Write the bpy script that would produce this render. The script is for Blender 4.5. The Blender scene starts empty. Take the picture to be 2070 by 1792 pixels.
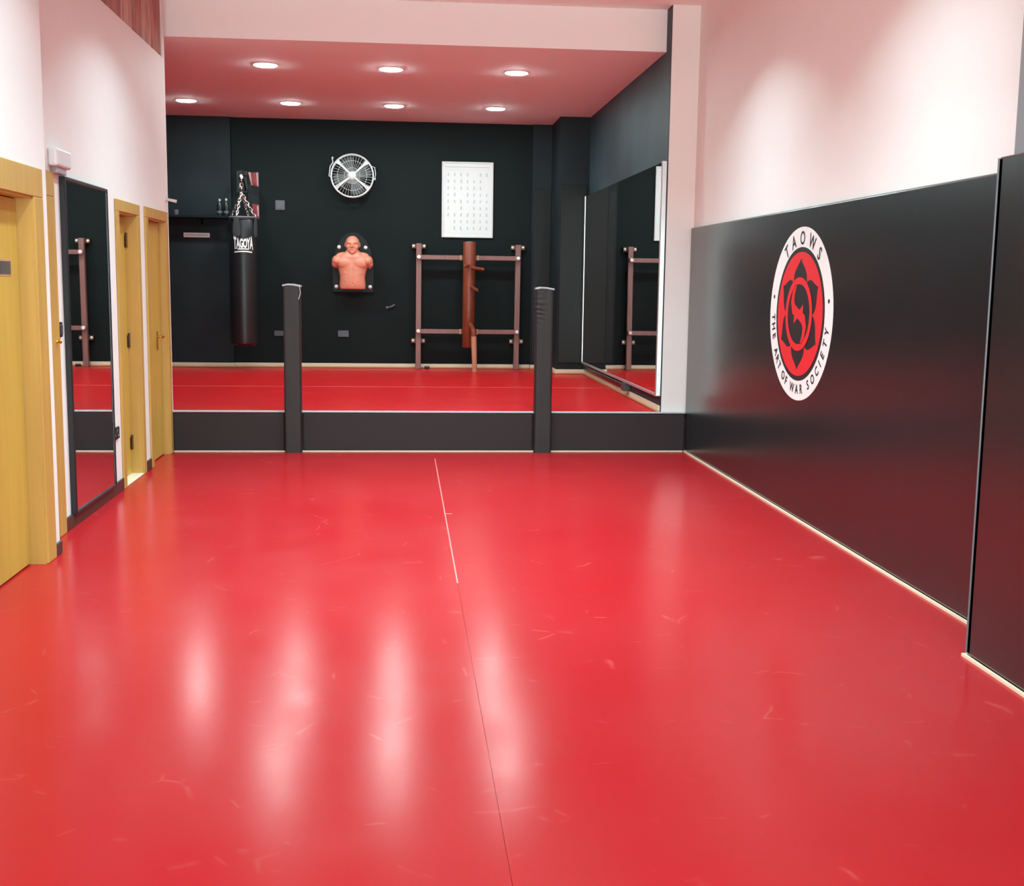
import bpy, bmesh, math, random
from mathutils import Vector, Matrix, noise
random.seed(7)
C = bpy.context.scene.collection
SC = bpy.context.scene
PI = math.pi

# ------------------------------------------------------------------ camera, world, exposure
def make_camera():
    yaw, pitch, roll, fpx = .0932, .1352, .0133, 2395.0
    cy, sy = math.cos(yaw), math.sin(yaw)
    fwd = Vector((sy*math.cos(pitch), cy*math.cos(pitch), -math.sin(pitch)))
    right = Vector((cy, -sy, 0)); up = right.cross(fwd)
    r = right*math.cos(roll) + up*math.sin(roll)
    u = -right*math.sin(roll) + up*math.cos(roll)
    m = Matrix(((r.x, u.x, -fwd.x, 0), (r.y, u.y, -fwd.y, 0), (r.z, u.z, -fwd.z, 1.53), (0, 0, 0, 1)))
    cd = bpy.data.cameras.new('camera'); cd.sensor_fit = 'HORIZONTAL'; cd.sensor_width = 36
    cd.lens = fpx*36/2070; cd.clip_start = .05; cd.clip_end = 100
    co = bpy.data.objects.new('camera', cd); co.matrix_world = m; C.objects.link(co); SC.camera = co
make_camera()
w = bpy.data.worlds.new('world'); SC.world = w; w.use_nodes = True
w.node_tree.nodes['Background'].inputs[0].default_value = (.80, 1, .98, 1)
w.node_tree.nodes['Background'].inputs[1].default_value = 9.5
SC.view_settings.view_transform = 'Standard'; SC.view_settings.look = 'None'
SC.view_settings.exposure = .90; SC.view_settings.gamma = 1; SC.view_settings.use_curve_mapping = False
SC.cycles.max_bounces = 12; SC.cycles.diffuse_bounces = 8; SC.cycles.glossy_bounces = 6
SC.cycles.sample_clamp_indirect = 8

LED_STRENGTH, LED_COLOR = 130, (.75, .97, .96, 1)
NEAR_LIGHTS = [(x, y) for y in (8.5, 5.7, 1.5) for x in (-.7, .3, 1.3)]
SPOT_W = {8.5: 25, 5.7: 26, 1.5: 7}
def area(x, y, z):
    l = bpy.data.lights.new('downlight_lamp', 'AREA'); l.shape = 'DISK'; l.size = .21; l.energy = SPOT_W[y]; l.spread = math.radians(116); l.color = (.66, .95, 1)
    o = bpy.data.objects.new('downlight_lamp', l); o.location = (x, y, z); C.objects.link(o)
for x, y in NEAR_LIGHTS: area(x, y, 3.94)
# unseen window added behind the camera as frontal fill, lit by the world
WX0, WX1, WZ0, WZ1 = -1.7, 2.2, .12, 2.75
pl = bpy.data.lights.new('fill_window_portal', 'AREA'); pl.shape = 'RECTANGLE'; pl.size = WX1-WX0; pl.size_y = WZ1-WZ0; pl.cycles.is_portal = True
po = bpy.data.objects.new('fill_window_portal', pl); po.location = ((WX0+WX1)/2, -2.33, (WZ0+WZ1)/2); po.rotation_euler = (math.radians(90), 0, 0); C.objects.link(po)

# ------------------------------------------------------------------ materials
def srgb(r, g, b):
    f = lambda c: ((c/255+.055)/1.055)**2.4 if c > 10 else c/255/12.92
    return (f(r), f(g), f(b), 1)
def mat(name, col, rough=.5, metal=0, spec=.5, var=0, vscale=8, bump=0, bscale=60, emit=None, stretch=(1, 1, 1), coat=0):
    m = bpy.data.materials.new(name); m.use_nodes = True
    nt = m.node_tree; b = nt.nodes['Principled BSDF']
    b.inputs['Base Color'].default_value = col; b.inputs['Roughness'].default_value = rough
    b.inputs['Metallic'].default_value = metal; b.inputs['Specular IOR Level'].default_value = spec
    b.inputs['Coat Weight'].default_value = coat
    tc = nt.nodes.new('ShaderNodeTexCoord'); mp = nt.nodes.new('ShaderNodeMapping')
    mp.inputs['Scale'].default_value = stretch
    nt.links.new(tc.outputs['Object'], mp.inputs['Vector'])
    if var:
        n = nt.nodes.new('ShaderNodeTexNoise'); n.inputs['Scale'].default_value = vscale; n.inputs['Detail'].default_value = 5
        nt.links.new(mp.outputs['Vector'], n.inputs['Vector'])
        r = nt.nodes.new('ShaderNodeValToRGB')
        r.color_ramp.elements[0].position = .3; r.color_ramp.elements[1].position = .7
        r.color_ramp.elements[0].color = tuple(c*(1-var) for c in col[:3])+(1,)
        r.color_ramp.elements[1].color = tuple(min(1, c*(1+var)) for c in col[:3])+(1,)
        nt.links.new(n.outputs['Fac'], r.inputs['Fac']); nt.links.new(r.outputs['Color'], b.inputs['Base Color'])
    if bump:
        n2 = nt.nodes.new('ShaderNodeTexNoise'); n2.inputs['Scale'].default_value = bscale; n2.inputs['Detail'].default_value = 4
        nt.links.new(mp.outputs['Vector'], n2.inputs['Vector'])
        bp = nt.nodes.new('ShaderNodeBump'); bp.inputs['Strength'].default_value = bump; bp.inputs['Distance'].default_value = .01
        nt.links.new(n2.outputs['Fac'], bp.inputs['Height']); nt.links.new(bp.outputs['Normal'], b.inputs['Normal'])
    if emit:
        b.inputs['Emission Color'].default_value = emit[0]; b.inputs['Emission Strength'].default_value = emit[1]
    return m

def floor_material(name, seed, rough, wear=1.0, red=.46):
    m = mat(name, (red, .014, .02, 1), rough)
    nt = m.node_tree; b = nt.nodes['Principled BSDF']; N = nt.nodes.new; L = nt.links.new
    b.inputs['Specular IOR Level'].default_value = .10
    tc = N('ShaderNodeTexCoord'); mp = N('ShaderNodeMapping'); mp.inputs['Location'].default_value = (seed, seed*2, 0)
    L(tc.outputs['Object'], mp.inputs['Vector'])
    # slow tone variation of the vinyl
    n1 = N('ShaderNodeTexNoise'); n1.inputs['Scale'].default_value = 1.1; n1.inputs['Detail'].default_value = 6
    L(mp.outputs['Vector'], n1.inputs['Vector'])
    r1 = N('ShaderNodeValToRGB'); r1.color_ramp.elements[0].position = .32; r1.color_ramp.elements[1].position = .75
    r1.color_ramp.elements[0].color = (red, .012, .016, 1); r1.color_ramp.elements[1].color = (red, .018, .022, 1)
    L(n1.outputs['Fac'], r1.inputs['Fac'])
    # scuffs: cell borders warped by noise, kept in patches
    prev = r1.outputs['Color']
    for k, (sc, wid, thr, amt, col) in enumerate(((1.7, .013, .59, .22, (.62, .18, .16, 1)), (2.9, .030, .61, .12, (.6, .16, .15, 1)), (1.5, .0045, .63, .40, (.28, .02, .02, 1)))):
        mp2 = N('ShaderNodeMapping'); mp2.inputs['Scale'].default_value = (1, .8+.3*k, 1); mp2.inputs['Rotation'].default_value = (0, 0, .9*k+.4)
        mp2.inputs['Location'].default_value = (3.1*k+seed, 1.7*k, 0)
        L(tc.outputs['Object'], mp2.inputs['Vector'])
        wz = N('ShaderNodeTexNoise'); wz.inputs['Scale'].default_value = 1.6; wz.inputs['Detail'].default_value = 3
        L(mp2.outputs['Vector'], wz.inputs['Vector'])
        mx = N('ShaderNodeMixRGB'); mx.blend_type = 'ADD'; mx.inputs['Fac'].default_value = .35
        L(mp2.outputs['Vector'], mx.inputs['Color1']); L(wz.outputs['Color'], mx.inputs['Color2'])
        v = N('ShaderNodeTexVoronoi'); v.feature = 'DISTANCE_TO_EDGE'; v.inputs['Scale'].default_value = sc
        L(mx.outputs['Color'], v.inputs['Vector'])
        lt = N('ShaderNodeMapRange'); lt.inputs['From Min'].default_value = 0; lt.inputs['From Max'].default_value = wid
        lt.inputs['To Min'].default_value = 1; lt.inputs['To Max'].default_value = 0
        L(v.outputs['Distance'], lt.inputs['Value'])
        pn = N('ShaderNodeTexNoise'); pn.inputs['Scale'].default_value = 4.5+1.5*k; pn.inputs['Detail'].default_value = 2
        L(mp2.outputs['Vector'], pn.inputs['Vector'])
        pr = N('ShaderNodeMapRange'); pr.inputs['From Min'].default_value = thr; pr.inputs['From Max'].default_value = thr+.06
        L(pn.outputs['Fac'], pr.inputs['Value'])
        mu = N('ShaderNodeMath'); mu.operation = 'MULTIPLY'; L(lt.outputs['Result'], mu.inputs[0]); L(pr.outputs['Result'], mu.inputs[1])
        mu2 = N('ShaderNodeMath'); mu2.operation = 'MULTIPLY'; mu2.inputs[1].default_value = amt*wear; L(mu.outputs[0], mu2.inputs[0])
        mc = N('ShaderNodeMixRGB'); mc.inputs['Color2'].default_value = col
        L(mu2.outputs[0], mc.inputs['Fac']); L(prev, mc.inputs['Color1']); prev = mc.outputs['Color']
    L(prev, b.inputs['Base Color'])
    n3 = N('ShaderNodeTexNoise'); n3.inputs['Scale'].default_value = 3; n3.inputs['Detail'].default_value = 8
    L(mp.outputs['Vector'], n3.inputs['Vector'])
    rr = N('ShaderNodeMapRange'); rr.inputs['From Min'].default_value = .3; rr.inputs['From Max'].default_value = .7
    rr.inputs['To Min'].default_value = rough-.02; rr.inputs['To Max'].default_value = rough+.03
    L(n3.outputs['Fac'], rr.inputs['Value']); L(rr.outputs['Result'], b.inputs['Roughness'])
    return m

M = {}
M['vinyl'] = floor_material('red_vinyl', 0.0, .20, 1.0, .41)
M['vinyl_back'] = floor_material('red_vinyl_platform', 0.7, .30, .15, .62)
M['floor_base'] = mat('red_screed', (.42, .02, .025, 1), .6)
M['weld'] = mat('seam_weld', srgb(228, 120, 112), .4)
M['white'] = mat('white_paint', (.80, .785, .76, 1), .6, var=.012, vscale=3, bump=.04, bscale=90)
M['ceiling'] = mat('ceiling_paint', (.88, .86, .84, 1), .8, bump=.03, bscale=60)
M['black_paint'] = mat('charcoal_paint', (.0040, .0088, .0094, 1), .7, spec=.2, var=.16, vscale=1.2, bump=.04)
M['black_paint2'] = mat('charcoal_paint_mottled', (.0115, .0185, .0225, 1), .65, spec=.25, var=.28, vscale=1.6, bump=.04)
M['side_paint'] = mat('worn_grey_paint', (.024, .041, .050, 1), .55, spec=.3, var=.35, vscale=1.3, bump=.04)
M['black_panel'] = mat('black_panel', (.0045, .0078, .0078, 1), .5, spec=.3)
M['grey_wall'] = mat('grey_wall', (.22, .24, .25, 1), .6)  # even grey for the wall projection on the right
M['mat'] = mat('black_leatherette', (.009, .012, .014, 1), .25, spec=1.0, var=.06, vscale=2)
M['mat'].node_tree.nodes['Principled BSDF'].inputs['IOR'].default_value = 1.62
M['pad'] = mat('black_step_leatherette', (.025, .0185, .0205, 1), .6, spec=.3, bump=.06, bscale=90)
M['post'] = mat('post_leatherette', (.024, .0215, .0215, 1), .52, spec=.35, bump=.1, bscale=50)
M['hem'] = mat('pale_hem', srgb(176, 176, 182), .5)
M['wood'] = mat('tan_door_veneer', srgb(194, 160, 70), .42, var=.07, vscale=3, stretch=(6, 6, .5))
M['wood2'] = mat('tan_frame_veneer', srgb(190, 151, 76), .42, var=.08, vscale=3, stretch=(6, 6, .5))
M['brass'] = mat('brass', srgb(205, 160, 70), .28, .9)
M['hinge'] = mat('dark_bronze', srgb(88, 62, 36), .4, .7)
M['mirror'] = mat('mirror_glass', (.86, .88, .88, 1), .01, 1)
M['frame_black'] = mat('black_frame', (.012, .015, .018, 1), .35)
M['alu'] = mat('aluminium', (.72, .75, .76, 1), .32, .75)
M['cream'] = mat('cream_skirting', srgb(226, 212, 186), .45)
M['tan'] = mat('tan_fillet', srgb(188, 140, 100), .5)
M['dark_base'] = mat('dark_skirting', srgb(66, 52, 46), .4)
M['plank'] = mat('stained_plank', srgb(168, 116, 106), .75, var=.35, vscale=4, stretch=(5, 5, .8), bump=.5, bscale=14)
M['plank2'] = mat('pale_plank', srgb(192, 150, 138), .75, var=.35, vscale=4, stretch=(5, 5, .8), bump=.5, bscale=14)
M['plastic_white'] = mat('white_plastic', (.72, .72, .72, 1), .35)
M['plastic_lilac'] = mat('grey_plastic', (.36, .34, .37, 1), .4)  # greyer, faintly lilac plastic for the lower part of the white box
M['plastic_black'] = mat('black_plastic', (.012, .012, .012, 1), .35)
M['plastic_dark'] = mat('slate_plastic', (.055, .062, .072, 1), .35)
M['plastic_grey'] = mat('mid_grey_plastic', (.115, .12, .14, 1), .4)
M['ring_white'] = mat('logo_white', (.80, .79, .76, 1), .45)
M['logo_red'] = mat('logo_red', (.70, .022, .03, 1), .42)
M['logo_black'] = mat('logo_black', (.016, .014, .016, 1), .45)
M['pane'] = bpy.data.materials.new('window_glass'); M['pane'].use_nodes = True
nt = M['pane'].node_tree; nt.nodes.clear()
_o = nt.nodes.new('ShaderNodeOutputMaterial'); _m = nt.nodes.new('ShaderNodeMixShader'); _t = nt.nodes.new('ShaderNodeBsdfTransparent'); _g = nt.nodes.new('ShaderNodeBsdfGlossy')
_g.inputs['Roughness'].default_value = .02; _m.inputs['Fac'].default_value = .08
nt.links.new(_t.outputs[0], _m.inputs[1]); nt.links.new(_g.outputs[0], _m.inputs[2]); nt.links.new(_m.outputs[0], _o.inputs['Surface'])
M['led'] = mat('led_diffuser', (1, 1, 1, 1), .5, emit=(LED_COLOR, LED_STRENGTH))
M['chrome'] = mat('chrome', (.82, .84, .84, 1), .22, 1)
M['wire'] = mat('white_wire', (.74, .78, .77, 1), .35, .1)
M['blade'] = mat('fan_blade', (.16, .18, .19, 1), .35, .4)
M['flesh'] = mat('flesh_rubber', srgb(224, 142, 116), .42, var=.04, vscale=6)
M['board'] = mat('black_board', (.007, .008, .009, 1), .5, spec=.3)
M['bolt'] = mat('pale_bolt', (.9, .9, .88, 1), .3)
M['rackwood'] = mat('brown_rack_wood', srgb(134, 92, 86), .4, var=.12, vscale=4, stretch=(8, 8, 1))
M['trunk'] = mat('red_brown_trunk', srgb(128, 60, 40), .35, var=.15, vscale=3, stretch=(8, 8, .8))
M['leg_light'] = mat('worn_pale_wood', srgb(196, 150, 118), .5, var=.1, vscale=5, stretch=(8, 8, 1))
M['bag'] = mat('bag_vinyl', (.014, .0145, .017, 1), .38, bump=.08, bscale=30)
M['bag_patch'] = mat('bag_strap_patch', (.12, .125, .13, 1), .45)
M['print_white'] = mat('white_print', (.85, .87, .85, 1), .5)
M['paper'] = mat('poster_paper', (.76, .79, .79, 1), .35)
M['print_grey'] = mat('grey_print', (.42, .47, .48, 1), .5)
M['print_soft'] = mat('soft_grey_print', (.60, .63, .64, 1), .5)
M['red_print'] = mat('red_print', (.22, .02, .025, 1), .4, var=.5, vscale=18)
M['pink_print'] = mat('pink_print', (.55, .30, .30, 1), .4, var=.3, vscale=20)

# ------------------------------------------------------------------ helpers
def bm_new(): return bmesh.new()
def box(bm, x0, x1, y0, y1, z0, z1, bev=0, seg=2):
    ret = bmesh.ops.create_cube(bm, size=1)
    vs = ret['verts']
    for v in vs:
        v.co = Vector((x0+(v.co.x+.5)*(x1-x0), y0+(v.co.y+.5)*(y1-y0), z0+(v.co.z+.5)*(z1-z0)))
    if bev:
        es = list({e for v in vs for e in v.link_edges})
        bmesh.ops.bevel(bm, geom=es, offset=bev, segments=seg, affect='EDGES', profile=.5)
    return bm
def tube(bm, p0, p1, r0, r1=None, n=16, cap=True):
    p0, p1 = Vector(p0), Vector(p1); d = p1-p0
    q = Vector((0, 0, 1)).rotation_difference(d.normalized()).to_matrix().to_4x4()
    bmesh.ops.create_cone(bm, cap_ends=cap, segments=n, radius1=r0, radius2=r0 if r1 is None else r1, depth=d.length,
                          matrix=Matrix.Translation((p0+p1)/2) @ q)
    return bm
def path_tube(bm, pts, r, n=8):
    pts = [Vector(p) for p in pts]
    for a, b in zip(pts, pts[1:]): tube(bm, a, b, r, n=n)
    for p in pts[1:-1]: bmesh.ops.create_uvsphere(bm, u_segments=n, v_segments=6, radius=r, matrix=Matrix.Translation(p))
    return bm
def torus(bm, c, R, r, n=48, m=8, mtx=None, a0=0, a1=2*PI):
    mtx = mtx or Matrix.Identity(4); full = abs(a1-a0-2*PI) < 1e-4
    rings = []
    for i in range(n if full else n+1):
        a = a0+(a1-a0)*i/n; row = []
        for j in range(m):
            b = 2*PI*j/m
            p = Vector(((R+r*math.cos(b))*math.cos(a), (R+r*math.cos(b))*math.sin(a), r*math.sin(b)))
            row.append(bm.verts.new(Vector(c)+(mtx @ p)))
        rings.append(row)
    k = len(rings)
    for i in range(k if full else k-1):
        for j in range(m):
            bm.faces.new((rings[i][j], rings[(i+1) % k][j], rings[(i+1) % k][(j+1) % m], rings[i][(j+1) % m]))
    return bm
def lathe(bm, c, prof, n=32, axis='Z'):
    rings = []
    for r, h in prof:
        row = []
        for i in range(n):
            a = 2*PI*i/n
            p = Vector((r*math.cos(a), r*math.sin(a), h))
            if axis == 'Y': p = Vector((p.x, -p.z, p.y))
            row.append(bm.verts.new(Vector(c)+p))
        rings.append(row)
    for a, b in zip(rings, rings[1:]):
        for i in range(n): bm.faces.new((a[i], a[(i+1) % n], b[(i+1) % n], b[i]))
    bm.faces.new(list(reversed(rings[0]))); bm.faces.new(rings[-1])
    return bm
def sphere(bm, c, r, sx=1, sy=1, sz=1, n=16):
    bmesh.ops.create_uvsphere(bm, u_segments=n, v_segments=max(8, n//2), radius=r,
                              matrix=Matrix.Translation(c) @ Matrix.Diagonal((sx, sy, sz, 1)))
    return bm
def obj(name, bm, m, parent=None, smooth=False):
    bmesh.ops.recalc_face_normals(bm, faces=bm.faces)
    me = bpy.data.meshes.new(name)
    if parent is not None:
        off = parent['_base'] if '_base' in parent else (0, 0, 0)
        bmesh.ops.translate(bm, verts=bm.verts, vec=-Vector(off))
    bm.to_mesh(me); bm.free()
    me.materials.append(m)
    o = bpy.data.objects.new(name, me); C.objects.link(o)
    if smooth:
        for p in me.polygons: p.use_smooth = True
        try: me.set_sharp_from_angle(angle=math.radians(40))
        except Exception: pass
    if parent is not None:
        o.parent = parent
        if '_base' in parent: o['_base'] = tuple(parent['_base'])
    return o
def tag(o, label, cat, group=None):
    o['label'] = label; o['category'] = cat
    if group: o['group'] = group
    return o
def thing(name, label, cat, base, group=None):
    o = bpy.data.objects.new(name, None); o.empty_display_size = .1
    C.objects.link(o); o.location = base; o['_base'] = tuple(base)
    return tag(o, label, cat, group)
def struct(name, bm, m, parent=None, label=None):
    o = obj(name, bm, m, parent)
    if parent is None: o['kind'] = 'structure'
    if label: o['label'] = label
    return o
def sroot(name, base, label=None):
    o = bpy.data.objects.new(name, None); C.objects.link(o); o.location = base; o['_base'] = tuple(base); o['kind'] = 'structure'
    if label: o['label'] = label
    return o
def dup(root, loc, label=None):
    r = root.copy(); C.objects.link(r); r.location = loc
    if label: r['label'] = label
    for ch in list(root.children):
        c = ch.copy(); C.objects.link(c); c.parent = r
        for g in ch.children:
            d = g.copy(); C.objects.link(d); d.parent = c
    return r

# ------------------------------------------------------------------ measures
XN, XL, XR, XC, XM = -1.90, -2.02, 2.62, 2.35, 2.365
YS, YB, HS, ZC, ZN, YF = 10.67, 16.06, .355, 3.60, 3.965, 10.87
YFRONT = -2.2

# ------------------------------------------------------------------ room shell
f = struct('floor', box(bm_new(), -2.5, 2.9, YFRONT-.1, YS+.02, -.12, -.006), M['floor_base'], label='red vinyl floor with pale scuffs and a fine lengthwise seam')
struct('vinyl_sheet', box(bm_new(), -2.2, .281, YFRONT, YS, -.006, 0), M['vinyl'], f)
struct('vinyl_sheet', box(bm_new(), 0.2822, 2.72, YFRONT, YS, -.006, 0), M['vinyl'], f)
bm = bm_new(); box(bm, .2785, .2855, 5.9, 10.2, -.004, .0012); box(bm, .2855, .33, 7.72, 7.735, -.002, .001)
struct('seam_weld', bm, M['weld'], f)

p = struct('floor_platform', box(bm_new(), -4.4, 2.62, YS+.012, YB+.12, -.1, HS-.006), M['weld'], label='raised red vinyl platform floor at the dark end of the room')
struct('vinyl_sheet', box(bm_new(), -4.4, 2.4, YS+.012, 13.2, HS-.006, HS), M['vinyl_back'], p)
struct('vinyl_sheet', box(bm_new(), -4.4, 2.4, 13.216, YB, HS-.006, HS), M['vinyl_back'], p)
struct('seam_weld', box(bm_new(), -4.3, 2.37, 13.199, 13.217, HS-.004, HS+.001), M['weld'], p)

struct('ceiling', box(bm_new(), -2.5, 2.9, YFRONT-.1, YF+.02, ZN, ZN+.1), M['ceiling'], label='white ceiling of the front room tinted by the red floor')
struct('ceiling_platform', box(bm_new(), -4.5, 2.5, YF+.06, YB+.15, ZC, ZC+.1), M['ceiling'], label='lower ceiling with downlights above the platform')
struct('trim_1', box(bm_new(), -4.5, XM, YF, YF+.12, ZC-.001, ZN+.05), M['ceiling'], label='pale drop beam between the two ceiling heights')

def wall_with_holes(bm, x0, x1, y0, y1, z1, holes):
    y = y0
    for a, b, h in holes:
        box(bm, x0, x1, y, a, 0, z1); box(bm, x0, x1, a, b, h, z1); y = b
    box(bm, x0, x1, y, y1, 0, z1)
    return bm
struct('wall_near', wall_with_holes(bm_new(), XN-.32, XN, YFRONT, 6.67, ZN, [(5.50, 6.41, 1.99)]), M['white'], label='white wall section around the nearest tan door')
wl = wall_with_holes(bm_new(), XL-.2, XL, 6.67, 10.6, 3.37, [(6.72, 7.06, 2.05), (8.79, 9.38, 1.995), (9.755, 10.475, 1.995)])
box(wl, XL-.2, XL-.06, 6.67, 10.6, 3.37, ZN); box(wl, XL-.2, XL, 10.575, YS-.002, 3.37, ZN); box(wl, XL-.2, XL, 10.6, YS-.002, 0, 3.37)
wl = struct('wall_left', wl, M['white'], label='white side wall with mirror and narrow tan doors')
y = 6.69; k = 0
while y < 10.57:
    wd = random.uniform(.12, .2); y2 = min(y+wd, 10.573); d = random.uniform(0, .022)
    struct('plank', box(bm_new(), XL-.06, XL-.026+d, y+.004, y2-.004, 3.37+random.uniform(0, .012), ZN-.002, .003, 1), M['plank' if random.random() < .7 else 'plank2'], wl)
    y = y2
struct('wall_right', box(bm_new(), XR, XR+.2, 4.55, YS+.35, 0, ZN), M['white'], label='white wall above the long black wall mat')
struct('wall_column', box(bm_new(), XC+.04, XR+.2, YFRONT, 4.56, 0, ZN), M['grey_wall'], label='grey wall projection at the right edge')
struct('wall_pillar', box(bm_new(), XM+.005, XR, YS, YS+.35, .36, ZN), M['white'], label='white pillar at the edge of the platform')
bm = bm_new()
for a in ((-2.4, WX0, 0, ZN), (WX1, 2.9, 0, ZN), (WX0, WX1, 0, WZ0), (WX0, WX1, WZ1, ZN)): box(bm, a[0], a[1], YFRONT-.1, YFRONT, a[2], a[3])
struct('wall_front', bm, M['white'], label='white wall behind the camera around the added fill window')
wn = sroot('fill_window_1', ((WX0+WX1)/2, YFRONT-.05, WZ0), 'wide unseen window added behind the camera for frontal fill light')
bm = bm_new()
for a in ((WX0, WX0+.05, WZ0, WZ1), (WX1-.05, WX1, WZ0, WZ1), (.22, .28, WZ0, WZ1), (WX0, WX1, WZ0, WZ0+.05), (WX0, WX1, WZ1-.05, WZ1)): box(bm, a[0], a[1], YFRONT-.075, YFRONT-.025, a[2], a[3])
obj('window_frame', bm, M['alu'], wn)
for a, b in ((WX0+.05, .22), (.28, WX1-.05)): obj('pane', box(bm_new(), a, b, YFRONT-.053, YFRONT-.047, WZ0+.05, WZ1-.05), M['pane'], wn)
struct('wall_leak_block', box(bm_new(), -2.5, -2.42, YFRONT-.1, YS-.1, 0, ZN), M['white'])  # added unseen slab, stops sky light leaking past the doors
struct('ceiling_leak_plug', box(bm_new(), -4.5, -2.5, YS-.25, YF+.08, ZN, ZN+.1), M['ceiling'])  # added unseen lid, plugs the sky light leak above the recess
struct('wall_back', box(bm_new(), -4.5, 2.6, YB, YB+.15, 0, ZC+.05), M['black_paint'], label='charcoal back wall behind the training equipment')
struct('wall_recess', box(bm_new(), -4.5, -4.4, YS-.2, YB+.1, 0, ZN+.05), M['black_paint'])
struct('wall_recess_end', box(bm_new(), -4.5, XL-.2, YS-.2, YS-.1, 0, ZN+.05), M['black_paint'])
struct('wall_alcove', box(bm_new(), -4.4, -2.225, YB-.05, YB, HS, ZC), M['black_paint2'], label='slightly paler charcoal wall projection with a shelf')
struct('wall_mirror_side', box(bm_new(), XM, XM+.25, YS+.003, YB+.1, HS-.05, ZN), M['side_paint'], label='mottled charcoal side wall above the big mirror')
struct('wall_corner', box(bm_new(), 1.98, XM, 15.2, YB, HS, ZC), M['black_paint2'], label='charcoal corner column beside the big mirror')
struct('wall_corner_strip', box(bm_new(), 1.725, 1.98, YB-.045, YB, HS, ZC), M['black_paint2'], label='flat charcoal pilaster beside the corner column')
struct('trim_2', box(bm_new(), 2.0, XM-.03, 15.185, 15.2, .5, 2.76, .003, 1), M['black_panel'], label='black cladding on the lower part of the corner column')
struct('trim_3', box(bm_new(), 1.745, 1.978, YB-.06, YB-.045, .45, 2.76, .003, 1), M['black_panel'], label='black cladding on the lower part of the flat pilaster')

# skirtings
bm = bm_new()
def skirt(bm, bm2, x0, x1, y0, y1, nx, ny):
    box(bm, x0, x1, y0, y1, HS, HS+.062, .004, 1)
    box(bm2, min(x0, x0+nx*.02), max(x1, x1+nx*.02), min(y0, y0+ny*.02), max(y1, y1+ny*.02), HS, HS+.022, .006, 1)
t2 = bm_new()
skirt(bm, t2, -4.4, -2.22, YB-.066, YB-.05, 0, -1); skirt(bm, t2, -2.225, 1.725, YB-.016, YB, 0, -1)
skirt(bm, t2, 1.725, 1.98, YB-.062, YB-.045, 0, -1)
skirt(bm, t2, 1.964, 1.98, 15.2, YB-.05, -1, 0); skirt(bm, t2, 1.964, XM-.016, 15.184, 15.2, 0, -1)
skirt(bm, t2, XM-.016, XM, YS+.02, 15.19, -1, 0)
sk = struct('baseboard_back', bm, M['cream'], label='cream skirting around the platform')
struct('fillet', t2, M['tan'], sk)
bm = bm_new()
for a, b in ((7.205, 8.695), (9.465, 9.66)): box(bm, XL, XL+.014, a, b, 0, .085, .003, 1)
struct('baseboard_left', bm, M['dark_base'], label='dark skirting below the tall mirror')
struct('baseboard_near', box(bm_new(), XN, XN+.014, 6.565, 6.672, 0, .07, .003, 1), M['dark_base'], label='short dark skirting piece beside the nearest door')
bm = bm_new(); box(bm, XR-.043, XR-.03, 4.62, YS-.06, 0, .012); box(bm, XC-.014, XC-.001, YFRONT, 4.6, 0, .012); box(bm, XC-.014, XC+.2, 4.601, 4.613, 0, .012)
struct('trim_4', bm, M['cream'], label='thin pale strip along the foot of the wall mats')
bm = bm_new(); box(bm, XL, XR-.03, YS-.05, YS+.02, HS-.004, HS+.008, .003, 1)
struct('trim_5', bm, M['hem'], label='thin pale nosing along the platform edge')
bm = bm_new(); box(bm, XL+.01, XR-.05, YS-.058, YS-.047, 0, .01)
struct('trim_6', bm, M['cream'], label='thin pale strip at the foot of the platform')

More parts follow.
